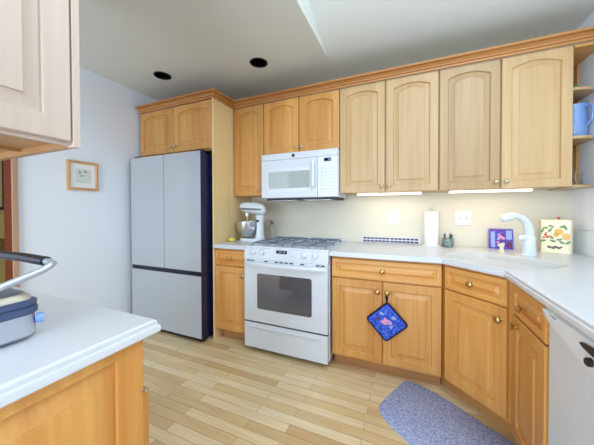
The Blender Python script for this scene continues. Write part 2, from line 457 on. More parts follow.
# open quarter-round corner shelves at the right end of the uppers
sh = thing('corner_shelf_unit', 'open maple corner shelves with curved fronts at right end of the upper cabinets', 'shelf', (X6+.002, 0, 0))
SW = XR - X6 - .004
def shelf_poly(front, n=14):
    P = [(0, -.001), (SW, -.001), (SW, -front*.72)]
    for i in range(1, n+1):
        a = (PI/2)*i/n
        P.append((SW*math.cos(a)*1.0, -(front*.72 + front*.28*math.sin(a))))
    return P
for z in (1.385, 1.700, 2.010):
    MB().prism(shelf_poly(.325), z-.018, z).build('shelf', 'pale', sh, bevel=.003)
box(0, SW, -.34, -.001, 2.255, 2.272).build('top_board', 'maple_h', sh)
box(SW-.012, SW, -.078, -.001, 1.386, 2.254).build('back_strip', 'maple', sh)

# ------------------------------------------------------------------ base cabinets
YB = -.609; DB = -YB-.001
def basecab(label, xa, xb, split, knobs, dk=True):
    ds = []
    for i in range(len(split)-1):
        a, b = split[i]-xa+.003, split[i+1]-xa-.003
        ds.append((a, b, .118, .706, 0, (a+.03 if knobs[i] == 'L' else b-.03), .64))
    w_ = xb-xa-.001
    return cabinet('base_cabinet', label, (xa, YB), 0, w_, DB, .10, .872, ds, [(.002, w_-.001, .716, .858, w_/2)], toe=True)
basecab('narrow maple base cabinet under the stand mixer, left of the stove', -1.679, -1.322, [-1.679, -1.322], 'R')
basecab('wide maple base cabinet right of the stove with the blue potholder', -.546, .204, [-.546, -.1715, .204], 'RL')
# diagonal sink base
q = 2**-.5
DX, DYY = .2146 + .021*q, -.6394 + .021*q          # left end of the box front, local origin
def to_local(x, y):
    dx, dy = x-DX, y-DYY; return (dx*q - dy*q, dx*q + dy*q)
outer = [to_local(*p) for p in [(.2065, -.609), (.2065, -.002), (1.108, -.002), (1.108, -.902), (.4965, -.902)]]
outer = [(-.012, 0)] + outer[0:4] + [outer[4]] + [(.378, 0)]
outer = [(-.012, 0), to_local(.2065, -.58), to_local(.2065, -.002), to_local(1.108, -.002), to_local(1.108, -.906), to_local(.52, -.906), (.378, 0)]
inner = offset_poly(outer, .018) if True else None
# make sure the inner ring is really inside
cx_ = sum(p[0] for p in outer)/7; cy_ = sum(p[1] for p in outer)/7
if (Vector(inner[3])-Vector((cx_, cy_))).length > (Vector(outer[3])-Vector((cx_, cy_))).length: inner = offset_poly(outer, -.018)
inner = [(p[0], p[1]) for p in inner]
body = MB()
body.loops([[(x,y,.872) for x,y in inner], [(x,y,.872) for x,y in outer], [(x,y,.10) for x,y in outer], [(x,y,.118) for x,y in inner], [(x,y,.872) for x,y in inner]], False, False)
body.add([(x,y,.10) for x,y in outer], [tuple(range(7))]); body.add([(x,y,.118) for x,y in inner], [tuple(range(7))])
rd = cabinet('base_cabinet', 'angled maple corner sink cabinet with one drawer front above one door', (DX, DYY), -PI/4, .366, .5, .10, .872,
        [(.002, .364, .118, .706, 0, .364-.03, .64)], [(.002, .364, .716, .858, .183)], toe=False, body=body)
box(-.095, .455, .07, .085, 0, .0995).build('toe_kick', 'toe', rd)
# narrow base cabinet of the right-hand run: fronts face -x
RX = .4748 + .021
rn = cabinet('base_cabinet', 'narrow maple base cabinet between the angled sink cabinet and the dishwasher', (RX, -.950), -PI/2, .362, XR-RX-.002, .10, .872,
        [(.016, .356, .118, .706, 0, .096, .672)], [(.016, .356, .716, .858, .186)], toe=True)

# ------------------------------------------------------------------ worktops
EDGE = [(-.014, .914), (-.006, .9125), (-.001, .908), (0, .902), (0, .898), (.004, .896), (.006, .892), (.006, .878), (.002, .874)]
def worktop(outline, name, label, holes=(), mark=None):
    """outline counter-clockwise; offset to the right = outwards"""
    mb = MB()
    Ls = []
    for o_, z_ in EDGE:
        P = []
        off = offset_poly(outline, o_)
        for i, p in enumerate(off): P.append((p.x, p.y, z_))
        Ls.append(P)
    mb.loops(list(reversed(Ls)), True, False)
    return mb, [(p[0], p[1]) for p in Ls[0]]
def fix_wall(P, xmin=None, xmax=None, ymax=None):
    return P
# right-hand worktop with its moulded-in sink
sink_o = []
def sink_pt(u, v):      # u across, v from the front edge towards the corner
    ox, oy = .335, -.770
    return (ox + u*q + v*q, oy - u*q + v*q)
def rrect(u0, u1, v0, v1, r, n=6):
    P = []
    for cu, cv, a0 in ((u1-r, v0+r, -PI/2), (u1-r, v1-r, 0), (u0+r, v1-r, PI/2), (u0+r, v0+r, PI)):
        for i in range(n+1):
            a = a0 + (PI/2)*i/n
            P.append((cu + r*math.cos(a), cv + r*math.sin(a)))
    return P
SK = (-.265, .265, .062, .47)
def sink_loop(i, z, rr): return [(*sink_pt(u, v), z) for u, v in rrect(SK[0]+i, SK[1]-i, SK[2]+i, SK[3]-i, rr)]
XE = .460
outline = [(-.553, -.655), (.200, -.655), (XE, -.915), (XE, -3.0), (XR-.008, -3.0), (XR-.008, -.008), (-.553, -.008)]
mb, top = worktop(outline, None, None)
hole = [(p[0], p[1]) for p in sink_loop(-.012, .914, .10)]
poly_with_holes(mb, top, [hole], .914)
ct = mb.build('countertop', 'counter', smooth=30)
tag(ct, 'long white countertop with moulded sink running round the right-hand corner', 'countertop')
sb = MB()
sb.loops([sink_loop(-.012, .914, .10), sink_loop(-.006, .9128, .096), sink_loop(0, .906, .09), sink_loop(.010, .86, .085), sink_loop(.022, .76, .08), sink_loop(.05, .735, .07), sink_loop(.12, .728, .05)], False, True)
so = sb.build('sink_bowl', 'sink', ct, smooth=60)
MB().lathe([(.001, 0), (.042, 0), (.042, .003), (.03, .004), (.028, .001), (.001, .001)], (*sink_pt(0, .28), .7283), (0,0,1), 24).build('drain', 'steel', so, smooth=30)
# short worktop left of the stove
mb, top = worktop([(-1.672, -.655), (-1.330, -.655), (-1.330, -.008), (-1.672, -.008)], None, None)
poly_with_holes(mb, top, [], .914)
tag(mb.build('countertop', 'counter', smooth=30), 'short white countertop under the stand mixer, left of the stove', 'countertop')
# peninsula worktop
mb, top = worktop([(-1.95, -3.3), (-.668, -3.3), (-.668, -2.045), (-1.95, -2.045)], None, None)
poly_with_holes(mb, top, [], .914)
tag(mb.build('countertop', 'counter', smooth=30), 'white peninsula countertop in the foreground carrying the grill press', 'countertop')

# ------------------------------------------------------------------ peninsula base and the cabinet hanging over it
pb = thing('base_cabinet', 'pale maple peninsula cabinet in the left foreground under the white countertop', 'cabinet', (-.704, -2.076, 0), PI/2)
# local x -> +y (world), local y -> -x (world); end panel faces +x
box(-1.2, 0, 0, .98, .10, .872).build('cabinet_body', 'maple', pb)
door_mb(1.198, .764, 0, .072, .021, top=.026, bev=.05).build('side_panel', 'maple', pb, smooth=25, loc=(-1.199, -.0005, .105))
box(-1.2, 0, .05, .065, 0, .0995).build('toe_kick', 'toe', pb)
ed = door_mb(.95, .60, 0, .058, .02).build('door', 'maple', pb, smooth=25, loc=(.001, -.014, .115), rot=(0, 0, PI/2))
MB().box(-.012, .004, -.010, -.003, .606, .610).cyl((.003, -.007, .597), (.003, -.007, .611), .003).build('hinge', 'steel', ed, smooth=40, rot=(0,0,-PI/2), loc=(0, 0, 0))

hc = thing('wall_cabinet', 'pale maple cabinet hanging over the peninsula in the upper left foreground', 'cabinet', (-.971, -2.108, -.009), PI/2)
box(-1.2, 0, 0, .85, 1.462, 2.44).build('cabinet_body', 'painted_glare', hc)
door_mb(.50, .94, 0, .066, .021).build('door', 'painted_glare', hc, smooth=25, loc=(-.502, -.0005, 1.446))
door_mb(.50, .94, 0, .066, .021).build('door', 'painted_glare', hc, smooth=25, loc=(-1.006, -.0005, 1.446))
box(.0005, .021, -.022, .012, 1.432, 2.44).build('end_stile', 'painted_glare', hc, bevel=.001)
box(.0005, .021, .0125, .85, 1.434, 2.44).build('end_panel', 'toe', hc)
MB().box(-1.2, 0, -.008, .008, 1.436, 1.4615).build('light_rail', 'painted_glare', hc)
box(-1.2, 0, .0085, .299, 1.456, 1.4615).build('bottom_panel', 'toe', hc)
box(-1.2, 0, .3165, .849, 1.456, 1.4615).build('bottom_panel', 'toe', hc)
MB().box(-1.2, 0, .30, .316, 1.446, 1.4615).build('divider_rail', 'toe', hc)

# ------------------------------------------------------------------ refrigerator
fr = thing('refrigerator', 'pale grey glass-fronted french-door refrigerator with navy sides', 'refrigerator', (-2.675, -.76, 0))
FW = .942
box(.004, FW-.004, .085, .74, .03, 1.755).build('body', 'navy', fr, bevel=.004)
def fdoor(nm, x0, x1, z0, z1):
    d = box(x0, x1, .006, .078, z0, z1).build(nm, 'navy', fr, bevel=.004)
    box(x0, x1, 0, .0055, z0, z1).build('front_panel', 'glass_door', d, bevel=.0015)
    return d
SPX = .478
fdoor('door', 0, SPX-.003, .664, 1.768); fdoor('door', SPX+.003, FW, .664, 1.768)
fdoor('freezer_drawer', 0, FW, .05, .622)
box(.002, FW-.002, .012, .084, .6225, .6635).build('handle_recess', 'navy2', fr)
box(.01, FW-.01, .03, .09, .012, .049).build('kick_grille', 'black', fr)
for x in (.05, FW-.05): MB().cyl((x, .06, 0), (x, .06, .012), .022).build('foot', 'black', fr)
for x in (.02, FW-.10): box(x, x+.08, .03, .14, 1.7685, 1.79).build('hinge_cover', 'navy2', fr, bevel=.004)

# ------------------------------------------------------------------ stove
RXA, RXB = -1.3195, -.5605
RW = RXB-RXA
st = thing('gas_range', 'white freestanding gas range with four burners and dark oven window', 'stove', (RXA, -.684, 0))
box(0, RW, .045, .676, .045, .905).build('body', 'white', st, bevel=.004)
box(.02, RW-.02, .08, .6, .002, .0445).build('plinth', 'matte_black', st)
dr = box(.003, RW-.003, 0, .044, .045, .262).build('storage_drawer', 'white', st, bevel=.006, seg=3)
MB().loops([[(.05,-.0005,.225),(RW-.05,-.0005,.225),(RW-.05,-.0005,.235),(.05,-.0005,.235)],[(.05,-.010,.229),(RW-.05,-.010,.229),(RW-.05,-.006,.236),(.05,-.006,.236)]]).build('drawer_lip', 'white', dr)
od = box(.003, RW-.003, 0, .044, .273, .782).build('oven_door', 'white', st, bevel=.006, seg=3)
wp = rrect(.135, RW-.130, .388, .690, .018, 4)
MB().loops([[(x, .0005, z) for x, z in wp], [(x, -.0025, z) for x, z in wp]]).build('oven_window', 'oven', od, bevel=.001)
box(.004, RW-.004, .003, .044, .2625, .2725).build('gap_strip', 'slotgrey', st)
# broad bowed handle
hp = [(.012 + (RW-.024)*i/16, -.012 - .030*math.sin(PI*i/16)**.5 if 0 < i < 16 else -.004, .772 ) for i in range(17)]
hb = MB().loops([[(x, y+.009, z-.016), (x, y-.004, z-.014), (x, y-.008, z), (x, y-.003, z+.013), (x, y+.009, z+.015)] for x, y, z in hp])
hb.build('handle', 'white', od, smooth=50)
vt = box(.004, RW-.004, .008, .044, .7825, .807).build('vent_strip', 'white_p', st)
for x in (.03, .07, .20, .30, .345, .39, .435, .53, .66, .70): box(x, x+.032, .006, .0079, .790, .800).build('vent_slot', 'slotgrey', vt)
cp = MB().loops([[(0, .044, .8075), (0, .004, .8075), (0, .012, .895), (0, .03, .907), (0, .044, .907)], [(RW, .044, .8075), (RW, .004, .8075), (RW, .012, .895), (RW, .03, .907), (RW, .044, .907)]]).build('control_panel', 'white', st, bevel=.003)
def on_panel(z): return .004 + .008*(z-.8075)/.0875
for x in (.096, .186, .567, .657):
    MB().lathe([(.026, 0), (.026, .006), (.021, .008), (.019, .026), (.015, .029), (.001, .029)], (x, on_panel(.871), .871), (0, -1, .09), 24).build('control_knob', 'white', cp, smooth=40)
    box(x-.003, x+.003, on_panel(.871)-.034, on_panel(.871)-.027, .856, .889).build('knob_grip', 'white_p', cp)
ds_ = box(.315, .412, .0045, .0095, .868, .894).build('display', 'display', cp, loc=(0, .001, 0))
for x in (.345, .358, .377, .390): box(x, x+.008, .0042, .0054, .876, .887).build('clock_digit', 'digit', ds_)
for i in range(5): box(.30+i*.029, .30+i*.029+.018, .0035, .0085, .834, .838).build('button_mark', 'keygrey', cp)
MB().lathe([(.001, 0), (.014, 0), (.014, .002), (.001, .002)], (.463, .0085, .852), (0,-1,.09), 20).build('emblem', 'keygrey', cp, smooth=30)
# cooktop
ck = MB()
ck.loops([[(0,.03,.9075),(RW,.03,.9075),(RW,.676,.9075),(0,.676,.9075)],[(.002,.032,.916),(RW-.002,.032,.916),(RW-.002,.674,.916),(.002,.674,.916)],
          [(.03,.07,.916),(RW-.03,.07,.916),(RW-.03,.60,.916),(.03,.60,.916)],[(.04,.08,.911),(RW-.04,.08,.911),(RW-.04,.59,.911),(.04,.59,.911)]])
cko = ck.build('cooktop', 'white', st)
rr_ = box(.01, RW-.01, .622, .672, .9165, .942).build('rear_vent', 'white', st, bevel=.004)
for i in range(6): box(.33+i*.052, .33+i*.052+.034, .6208, .6219, .924, .937).build('vent_slot', 'slotgrey', rr_)
for gx in (.19, RW-.19):
    for gy in (.20, .47):
        b_ = MB().lathe([(.05, 0), (.05, .006), (.038, .012), (.030, .012), (.001, .012)], (gx, gy, .9113), (0,0,1), 24).build('burner', 'steel_d', cko, smooth=40)
        MB().lathe([(.034, 0), (.036, .004), (.033, .008), (.001, .009)], (gx, gy, .9235), (0,0,1), 24).build('burner_cap', 'iron_d', cko, smooth=40)
    g = MB(); x0, x1, y0, y1, z = gx-.145, gx+.145, .085, .585, .938
    g.tube([(x0,y0,z),(x1,y0,z),(x1,y1,z),(x0,y1,z)], .006, 8, True)
    g.tube([(x0, (y0+y1)/2, z), (x1, (y0+y1)/2, z)], .006, 8)
    for gy in (.20, .47):
        for a in range(4):
            an = PI/4 + a*PI/2 if False else a*PI/2
            dx, dy = math.cos(an), math.sin(an)
            L1 = .145 if abs(dx) > .5 else (.115 if (gy < .3) == (dy < 0) else .135)
            g.tube([(gx+dx*.022, gy+dy*.022, z+.003), (gx+dx*.06, gy+dy*.06, z+.004), (gx+dx*L1, gy+dy*L1, z)], .005, 8)
    for cxx in (x0, x1):
        for cyy in (y0, (y0+y1)/2, y1): g.cyl((cxx, cyy, .9113 if y0 < cyy < y1 or True else z), (cxx, cyy, z), .0055, n=8)
    g.build('grate', 'iron', st, smooth=50)

# ------------------------------------------------------------------ microwave over the range
mwx0, mwx1 = -1.311, -.5565
MW = mwx1-mwx0
mw = thing('microwave', 'white over-the-range microwave mounted under the short wall cabinet', 'microwave', (mwx0, -.40, 0))
ZM0, ZM1 = 1.340, 1.757
box(0, MW, .026, .398, ZM0, ZM1).build('body', 'white', mw, bevel=.004)
md = box(.002, MW*.752, 0, .0255, ZM0+.002, ZM1-.062).build('door', 'white', mw, bevel=.005, seg=3)
box(.002, MW-.002, .002, .0255, ZM1-.060, ZM1-.001).build('top_grille', 'white', mw, bevel=.004)
wp = rrect(.082, .500, ZM0+.088, ZM0+.243, .012, 4)
MB().loops([[(x, .0005, z) for x, z in wp], [(x, -.002, z) for x, z in wp]]).build('window', 'mwglass', md)
wo = rrect(.058, .515, ZM0+.055, ZM0+.275, .016, 4); wi = rrect(.082, .500, ZM0+.088, ZM0+.243, .012, 4)
MB().loops([[(x, .0003, z) for x, z in wo], [(x, -.003, z) for x, z in wo], [(x, -.003, z) for x, z in wi], [(x, -.0005, z) for x, z in wi]], False, False).build('window_surround', 'white_p', md)
hd = MB()
hd.tube([(.541, 0, ZM0+.10), (.541, -.030, ZM0+.095), (.541, -.034, ZM0+.20), (.541, -.030, ZM0+.315), (.541, 0, ZM0+.31)], .0155, 12).box(.527, .555, -.022, -.0005, ZM0+.085, ZM0+.118).box(.527, .555, -.022, -.0005, ZM0+.295, ZM0+.328)
hd.build('handle', 'white', md, smooth=60)
cpn = box(MW*.757, MW-.002, .001, .0255, ZM0+.002, ZM1-.062).build('control_panel', 'white_p', mw, bevel=.004)
dsp = box(MW*.757+.062, MW*.757+.125, -.0004, .0008, ZM1-.106, ZM1-.078).build('display', 'display', cpn)
for i in range(4): box(MW*.757+.098+i*.0065, MW*.757+.102+i*.0065, -.0008, -.0005, ZM1-.098, ZM1-.086).build('clock_digit', 'digit', dsp)
for r_ in range(7):
    for c_ in range(4):
        box(MW*.757+.03+c_*.036, MW*.757+.052+c_*.036, -.0004, .0008, ZM0+.245-r_*.03, ZM0+.253-r_*.03).build('key', 'keygrey', cpn)
MB().lathe([(.001, 0), (.0165, 0), (.0165, .002), (.001, .0022)], (MW*.45, .0018, ZM1-.030), (0,-1,0), 24).build('round_badge', 'dark', mw, smooth=30)
MB().tube([(MW*.45+.012*math.cos(a*PI/8), -.0009, ZM1-.030+.012*math.sin(a*PI/8)) for a in range(16)], .0012, 6, True).build('badge_ring', 'steel', mw)
bt = box(.03, MW-.03, .06, .36, ZM0-.020, ZM0-.0005).build('underside_tray', 'dark', mw)
for x in (.08, MW-.34): box(x, x+.26, .06, .25, ZM0-.0225, ZM0-.0205).build('grease_filter', 'steel', bt)
box(MW*.5-.07, MW*.5+.07, .27, .34, ZM0-.0225, ZM0-.0205).build('task_lamp_cover', 'keygrey', bt)

# ------------------------------------------------------------------ dishwasher (faces -x)
dw = thing('dishwasher', 'off-white dishwasher under the right-hand countertop with black latch handle', 'dishwasher', (RX-.016, -1.318, 0), -PI/2)
DWW = .60
box(0.002, DWW, .03, .58, .10, .868).build('body', 'offwhite', dw)
box(0.002, DWW, .08, .095, 0, .0995).build('kick_plate', 'black', dw)
dd = box(.002, DWW, 0, .0295, .115, .866).build('door', 'offwhite', dw, bevel=.004)
# console with a swooping lower edge
N = 24; ctl = []
def swoop(x):
    u = abs(2*x/DWW-1); return .768 + .062*(u**2.2)
bot = [(.004+(DWW-.008)*i/N) for i in range(N+1)]
A = [[(x, -.0005, swoop(x)), (x, -.0005, .862)] for x in bot]
secs = [[(x, -.0005, swoop(x)), (x, -.016, swoop(x)+.006), (x, -.021, swoop(x)+.03), (x, -.014, .856), (x, -.0005, .864)] for x in bot]
con = MB().loops(secs).build('console', 'white_p', dd, smooth=40)
pk = [(.5+.5*math.cos(2*PI*i/28), math.sin(2*PI*i/28)) for i in range(28)]
MB().loops([[(.238+.17*a, -.018, .838+.012*b) for a, b in pk], [(.238+.17*a, -.0225, .838+.012*b) for a, b in pk]]).build('latch_handle', 'black', con)
MB().lathe([(.012, 0), (.012, .012), (.009, .015), (.001, .015)], (.288, -.017, .806), (0,-1,0), 20).build('dial', 'black', con, smooth=40)
for i in range(5): MB().cyl((.03+i*.014, -.010, .849), (.03+i*.014, -.0175, .849), .003, n=10).build('vent_hole', 'slotgrey', con)

# ------------------------------------------------------------------ under-cabinet lamps
def strip(label, x0, x1, y, tube, power, color):
    r = thing('under_cabinet_light', label, 'lamp', (x0, y, ZB), 0, 'lamps under the upper cabinets')
    n = x1-x0
    box(0, n, 0, .05, -.005, .0035).build('housing', 'white_p', r, bevel=.002)
    box(.006, n-.006, -.004, .046, -.0155, -.0055).build('diffuser', tube, r, bevel=.003)
    d = bpy.data.lights.new('tube_glow', 'AREA'); d.shape = 'RECTANGLE'; d.size = n-.02; d.size_y = .04; d.energy = power; d.color = color
    o = bpy.data.objects.new('tube_glow', d); COL.objects.link(o); o.parent = r; o.location = (n/2, .02, -.020)
strip('lit white tube lamp under the wall cabinet nearest the microwave', -.43, .10, -.215, 'tube', 0.6, (1, .90, .70))
strip('lit warm tube lamp under the wall cabinet above the sink', .285, .80, -.255, 'tube2', 0.65, (1, .70, .38))

# recessed ceiling cans
for (x, y), lab in zip(CANS, ('round black recessed ceiling can above the refrigerator', 'round black recessed ceiling can in front of the microwave cabinets')):
    r = thing('recessed_light', lab, 'lamp', (x, y, ZC), 0, 'recessed ceiling lights')
    MB().loops([[(p[0], p[1], z) for p in circ(0, 0, rr)] for rr, z in ((.079, 0), (.079, -.004), (.070, -.005), (.069, 0))], False, False).build('trim_ring', 'dark', r, smooth=40)
    MB().loops([[(p[0], p[1], z) for p in circ(0, 0, rr)] for rr, z in ((.071, -.001), (.071, .14), (.04, .15))], False, True).build('baffle', 'matte_black', r, smooth=40)
    MB().lathe([(.001, 0), (.03, .0), (.045, .05), (.03, .085), (.012, .09)], (0, 0, .055), (0,0,1), 20).build('bulb', 'dark', r, smooth=50)

# ------------------------------------------------------------------ wall plates, vent strip
def plate(x, z, label, kind):
    r = thing('wall_plate', label, 'switch plate' if kind == 's' else 'outlet', (x, -.0005, z), 0, 'wall plates on the backsplash')
    w_ = .116
    box(-w_/2, w_/2, -.006, 0, -.062, .062).build('cover_plate', 'white_p', r, bevel=.003)
    for dx in (-.026, .026):
        if kind == 's':
            box(dx-.006, dx+.006, -.014, -.0065, -.012, .012).build('toggle', 'keygrey', r, bevel=.002)
        else:
            sk = box(dx-.018, dx+.018, -.008, -.0065, -.036, .036).build('socket', 'white_p', r, bevel=.002)
            if dx > 0:
                for zz in (-.019, .019):
                    for sx in (-.006, .006): box(dx+sx-.0015, dx+sx+.0015, -.0088, -.0081, zz-.006, zz+.006).build('slot', 'slotgrey', sk)
plate(-.140, 1.157, 'white double outlet plate on the backsplash above the slotted strip', 'o')
plate(.420, 1.154, 'white double switch plate on the backsplash right of the paper towels', 's')
vs = thing('vent_register', 'long white strip with two rows of dark slots on the backsplash base', 'vent', (-.415, -.0005, .9165))
box(0, .51, -.008, 0, 0, .054).build('cover', 'white_p', vs, bevel=.002)
for r_ in range(2):
    for i in range(14):
        if i == 7 and r_ == 1: pass
        x = .012 + i*.0345 + (.004 if i > 6 else 0)
        box(x, x+.029, -.0095, -.0082, .006+r_*.026, .022+r_*.026).build('slot', 'violet', vs)

# ------------------------------------------------------------------ stand mixer
mx = thing('stand_mixer', 'white stand mixer with steel bowl on the counter left of the stove', 'mixer', (-1.475, -.31, .9145))
bp = rrect(-.125, .135, -.085, .085, .07, 6)
MB().loops([[(x, y, 0) for x, y in bp], [(x, y, .018) for x, y in bp], [(x*.94, y*.94, .028) for x, y in bp]]).build('base', 'white', mx, smooth=50)
# column: sections rising at the back (right)
def ell(cx, cy, cz, rx, ry, n=20): return [(cx+rx*math.cos(2*PI*j/n), cy+ry*math.sin(2*PI*j/n), cz) for j in range(n)]
MB().loops([ell(.090,0,.0285,.045,.060), ell(.092,0,.07,.036,.050), ell(.094,0,.14,.032,.045), ell(.094,0,.21,.033,.046), ell(.090,0,.262,.045,.052)]).build('column', 'white', mx, smooth=60)
# head: elliptical sections along x
def vell(x, cz, ry, rz, n=20): return [(x, ry*math.cos(2*PI*j/n), cz+rz*math.sin(2*PI*j/n)) for j in range(n)]
hd = MB().loops([vell(-.135, .345, .012, .014), vell(-.130, .345, .036, .036), vell(-.115, .344, .050, .049), vell(-.06, .338, .058, .058), (vell(.02, .333, .061, .062)), vell(.09, .325, .058, .060), vell(.135, .318, .046, .050), vell(.152, .315, .02, .024)]).build('head', 'white', mx, smooth=60)
MB().loops([[(x, s*.0625*(1 if abs(x) < .07 else .97) if False else y_, z) for (x, y_, z) in sec_] for sec_ in
   [[(-.112, -.052, .318), (-.112, -.053, .334), (-.112, -.040, .334), (-.112, -.040, .318)], [(-.05, -.0605, .316), (-.05, -.0615, .334), (-.05, -.05, .334), (-.05, -.05, .316)], [(.02, -.0635, .314), (.02, -.0645, .332), (.02, -.05, .332), (.02, -.05, .314)], [(.09, -.0600, .311), (.09, -.0612, .329), (.09, -.05, .329), (.09, -.05, .311)], [(.135, -.0500, .310), (.135, -.0510, .327), (.135, -.04, .327), (.135, -.04, .310)]]]).build('trim_band', 'slate', hd)
MB().cyl((-.136, 0, .348), (-.150, 0, .348), .014).build('hub_cap', 'dark', hd, smooth=40)
MB().cyl((-.06, 0, .250), (-.06, 0, .284), .022).build('planetary', 'steel', hd, smooth=40)
MB().tube([(-.06, 0, .25), (-.06, 0, .17), (-.03, 0, .15), (-.03, 0, .09), (-.06, 0, .07), (-.09, 0, .09), (-.09, 0, .15), (-.06, 0, .17)], .005, 8).build('beater', 'steel_d', hd, smooth=60)
bw = MB().lathe([(.045, .040), (.060, .044), (.085, .075), (.102, .115), (.108, .16), (.110, .195), (.113, .197), (.113, .193), (.106, .19), (.104, .16), (.098, .118), (.08, .08), (.055, .05), (.001, .046)], (-.052, 0, 0), (0,0,1), 32, 1.06, 1.06).build('bowl', 'steel', mx, smooth=50)
MB().tube([(.02, -.068, .175), (.035, -.095, .165), (.038, -.10, .12), (.02, -.085, .085)], .006, 8).build('bowl_handle', 'steel', bw, smooth=60)
MB().box(.03, .07, -.075, -.055, .12, .145).box(.03, .07, .055, .075, .12, .145).build('bowl_arm', 'white', mx, bevel=.004)
MB().cyl((.10, -.046, .205), (.10, -.075, .205), .010).build('speed_knob', 'black', mx, smooth=40)

# lemon-yellow dish by the mixer
yd = thing('sauce_dish', 'small lemon-yellow dish beside the stand mixer and maple panel', 'dish', (-1.636, -.435, .9145))
MB().lathe([(.024, 0), (.036, .008), (.038, .032), (.035, .032), (.031, .012), (.001, .007)], (0,0,0), (0,0,1), 24).build('bowl', 'yellow', yd, smooth=40)
MB().lathe([(.006, .0075), (.013, .020), (.010, .034), (.003, .040), (.001, .0405)], (0,0,0), (0,0,1), 14).build('spreader_knob', 'white_p', yd, smooth=50)
# cruet
cr_ = thing('oil_cruet', 'slim clear glass cruet with bronze spout between mixer and stove burners', 'bottle', (-1.365, -.095, .9145))
MB().lathe([(.026, 0), (.030, .006), (.030, .09), (.022, .125), (.012, .15), (.012, .17), (.010, .17), (.0095, .15), (.02, .122), (.0275, .09), (.0275, .010), (.001, .008)], (0,0,0), (0,0,1), 24).build('glass_body', 'glass', cr_, smooth=50)
MB().lathe([(.009, .165), (.0135, .171), (.0135, .182), (.006, .190), (.004, .196), (.001, .197)], (0,0,0), (0,0,1), 16).tube([(0,0,.19), (-.006, -.004, .202), (-.028, -.012, .204), (-.036, -.014, .198)], .004, 8).build('spout', 'copper', cr_, smooth=50)

# ------------------------------------------------------------------ paper towels, jar, card, soap, faucet, tin
pt = thing('paper_towel_holder', 'upright roll of white paper towels on the back of the counter', 'paper towels', (.178, -.078, .9145))
MB().lathe([(.070, 0), (.070, .006), (.064, .010), (.001, .010)], (0,0,0), (0,0,1), 32).build('stand_base', 'white_p', pt, smooth=40)
MB().lathe([(.020, .012), (.052, .012), (.054, .016), (.054, .290), (.052, .294), (.020, .294), (.020, .29), (.018, .012)], (0,0,0), (0,0,1), 32).build('towel_roll', 'paper', pt, smooth=40)
MB().cyl((0,0,.0105), (0,0,.305), .007).tube([(.012*math.cos(a*PI/8), 0, .316+.012*math.sin(a*PI/8)) for a in range(16)], .004, 8, True).build('post', 'steel', pt, smooth=50)
jr = thing('utensil_jar', 'small mottled green glass jar beside the paper towel roll', 'jar', (.303, -.075, .9145))
MB().lathe([(.034, 0), (.042, .006), (.044, .03), (.042, .074), (.039, .074), (.040, .03), (.036, .010), (.001, .008)], (0,0,0), (0,0,1), 28).build('jar_body', 'jar', jr, smooth=50)
for i in range(7):
    a = i*.9; rx, ry = .022*math.cos(a), .022*math.sin(a)
    MB().tube([(rx*.6, ry*.6, .012), (rx*1.3, ry*1.3, .092 + .008*(i % 3))], .004, 8).lathe([(.002, -.008), (.0075, 0), (.006, .006), (.001, .009)], (rx*1.33, ry*1.33, .095+.008*(i % 3)), (0,0,1), 10).build('brush', ('dark', 'brown', 'white_p')[i % 3], jr, smooth=50)

cd = thing('picture_card', 'purple printed picture card leaning on the backsplash behind the sink', 'card', (.672, -.052, .9145))
T = Matrix.Rotation(-.12, 4, 'X')
def card(x0, x1, z0, z1, y0, y1, nm, m, par):
    o = box(x0, x1, y0, y1, z0, z1).build(nm, m, par); o.data.transform(T); return o
pn = card(-.079, .079, 0.0, .158, 0, .006, 'panel', 'purple', cd)
card(-.066, -.038, .012, .135, -.0012, -.0002, 'arch_print', 'lilac', pn)
for k, (u, v, r_, m_) in enumerate([(-.004, .096, .014, 'pink'), (.014, .084, .013, 'pink'), (-.016, .078, .011, 'lilac'), (.006, .066, .012, 'maroon'), (-.012, .116, .008, 'lilac'), (.018, .112, .009, 'maroon'), (-.02, .05, .010, 'pink'), (.014, .042, .012, 'lilac')]):
    o = MB().lathe([(.0008, 0), (r_, 0), (r_*.97, .0008), (.0008, .0008)], (u, -.0004, v), (0,-1,0), 14).build('figure_print', m_, pn); o.data.transform(T)
card(.038, .070, .012, .058, -.0012, -.0002, 'block_print', 'maroon', pn)
card(.034, .070, .075, .145, -.0012, -.0002, 'blue_print', 'lilac', pn).data.transform(Matrix.Identity(4))

sp = thing('soap_dispenser', 'short cream soap pump standing before the purple card at the sink', 'soap pump', (.634, -.205, .9145))
MB().lathe([(.022, 0), (.022, .004), (.014, .008), (.012, .03), (.016, .036), (.017, .052), (.010, .058), (.001, .058)], (0,0,0), (0,0,1), 20).build('pump_body', 'cream', sp, smooth=40)
MB().tube([(0,0,.052), (-.012,-.012,.054), (-.03,-.03,.046)], .006, 8).build('spout', 'cream', sp, smooth=50)

fa = thing('faucet', 'tall white single-lever faucet arching over the corner sink', 'faucet', (.750, -.330, .9145))
MB().lathe([(.044, 0), (.044, .006), (.039, .010), (.036, .08), (.037, .122), (.032, .132), (.001, .134)], (0,0,0), (0,0,1), 28).build('base_column', 'white', fa, smooth=40)
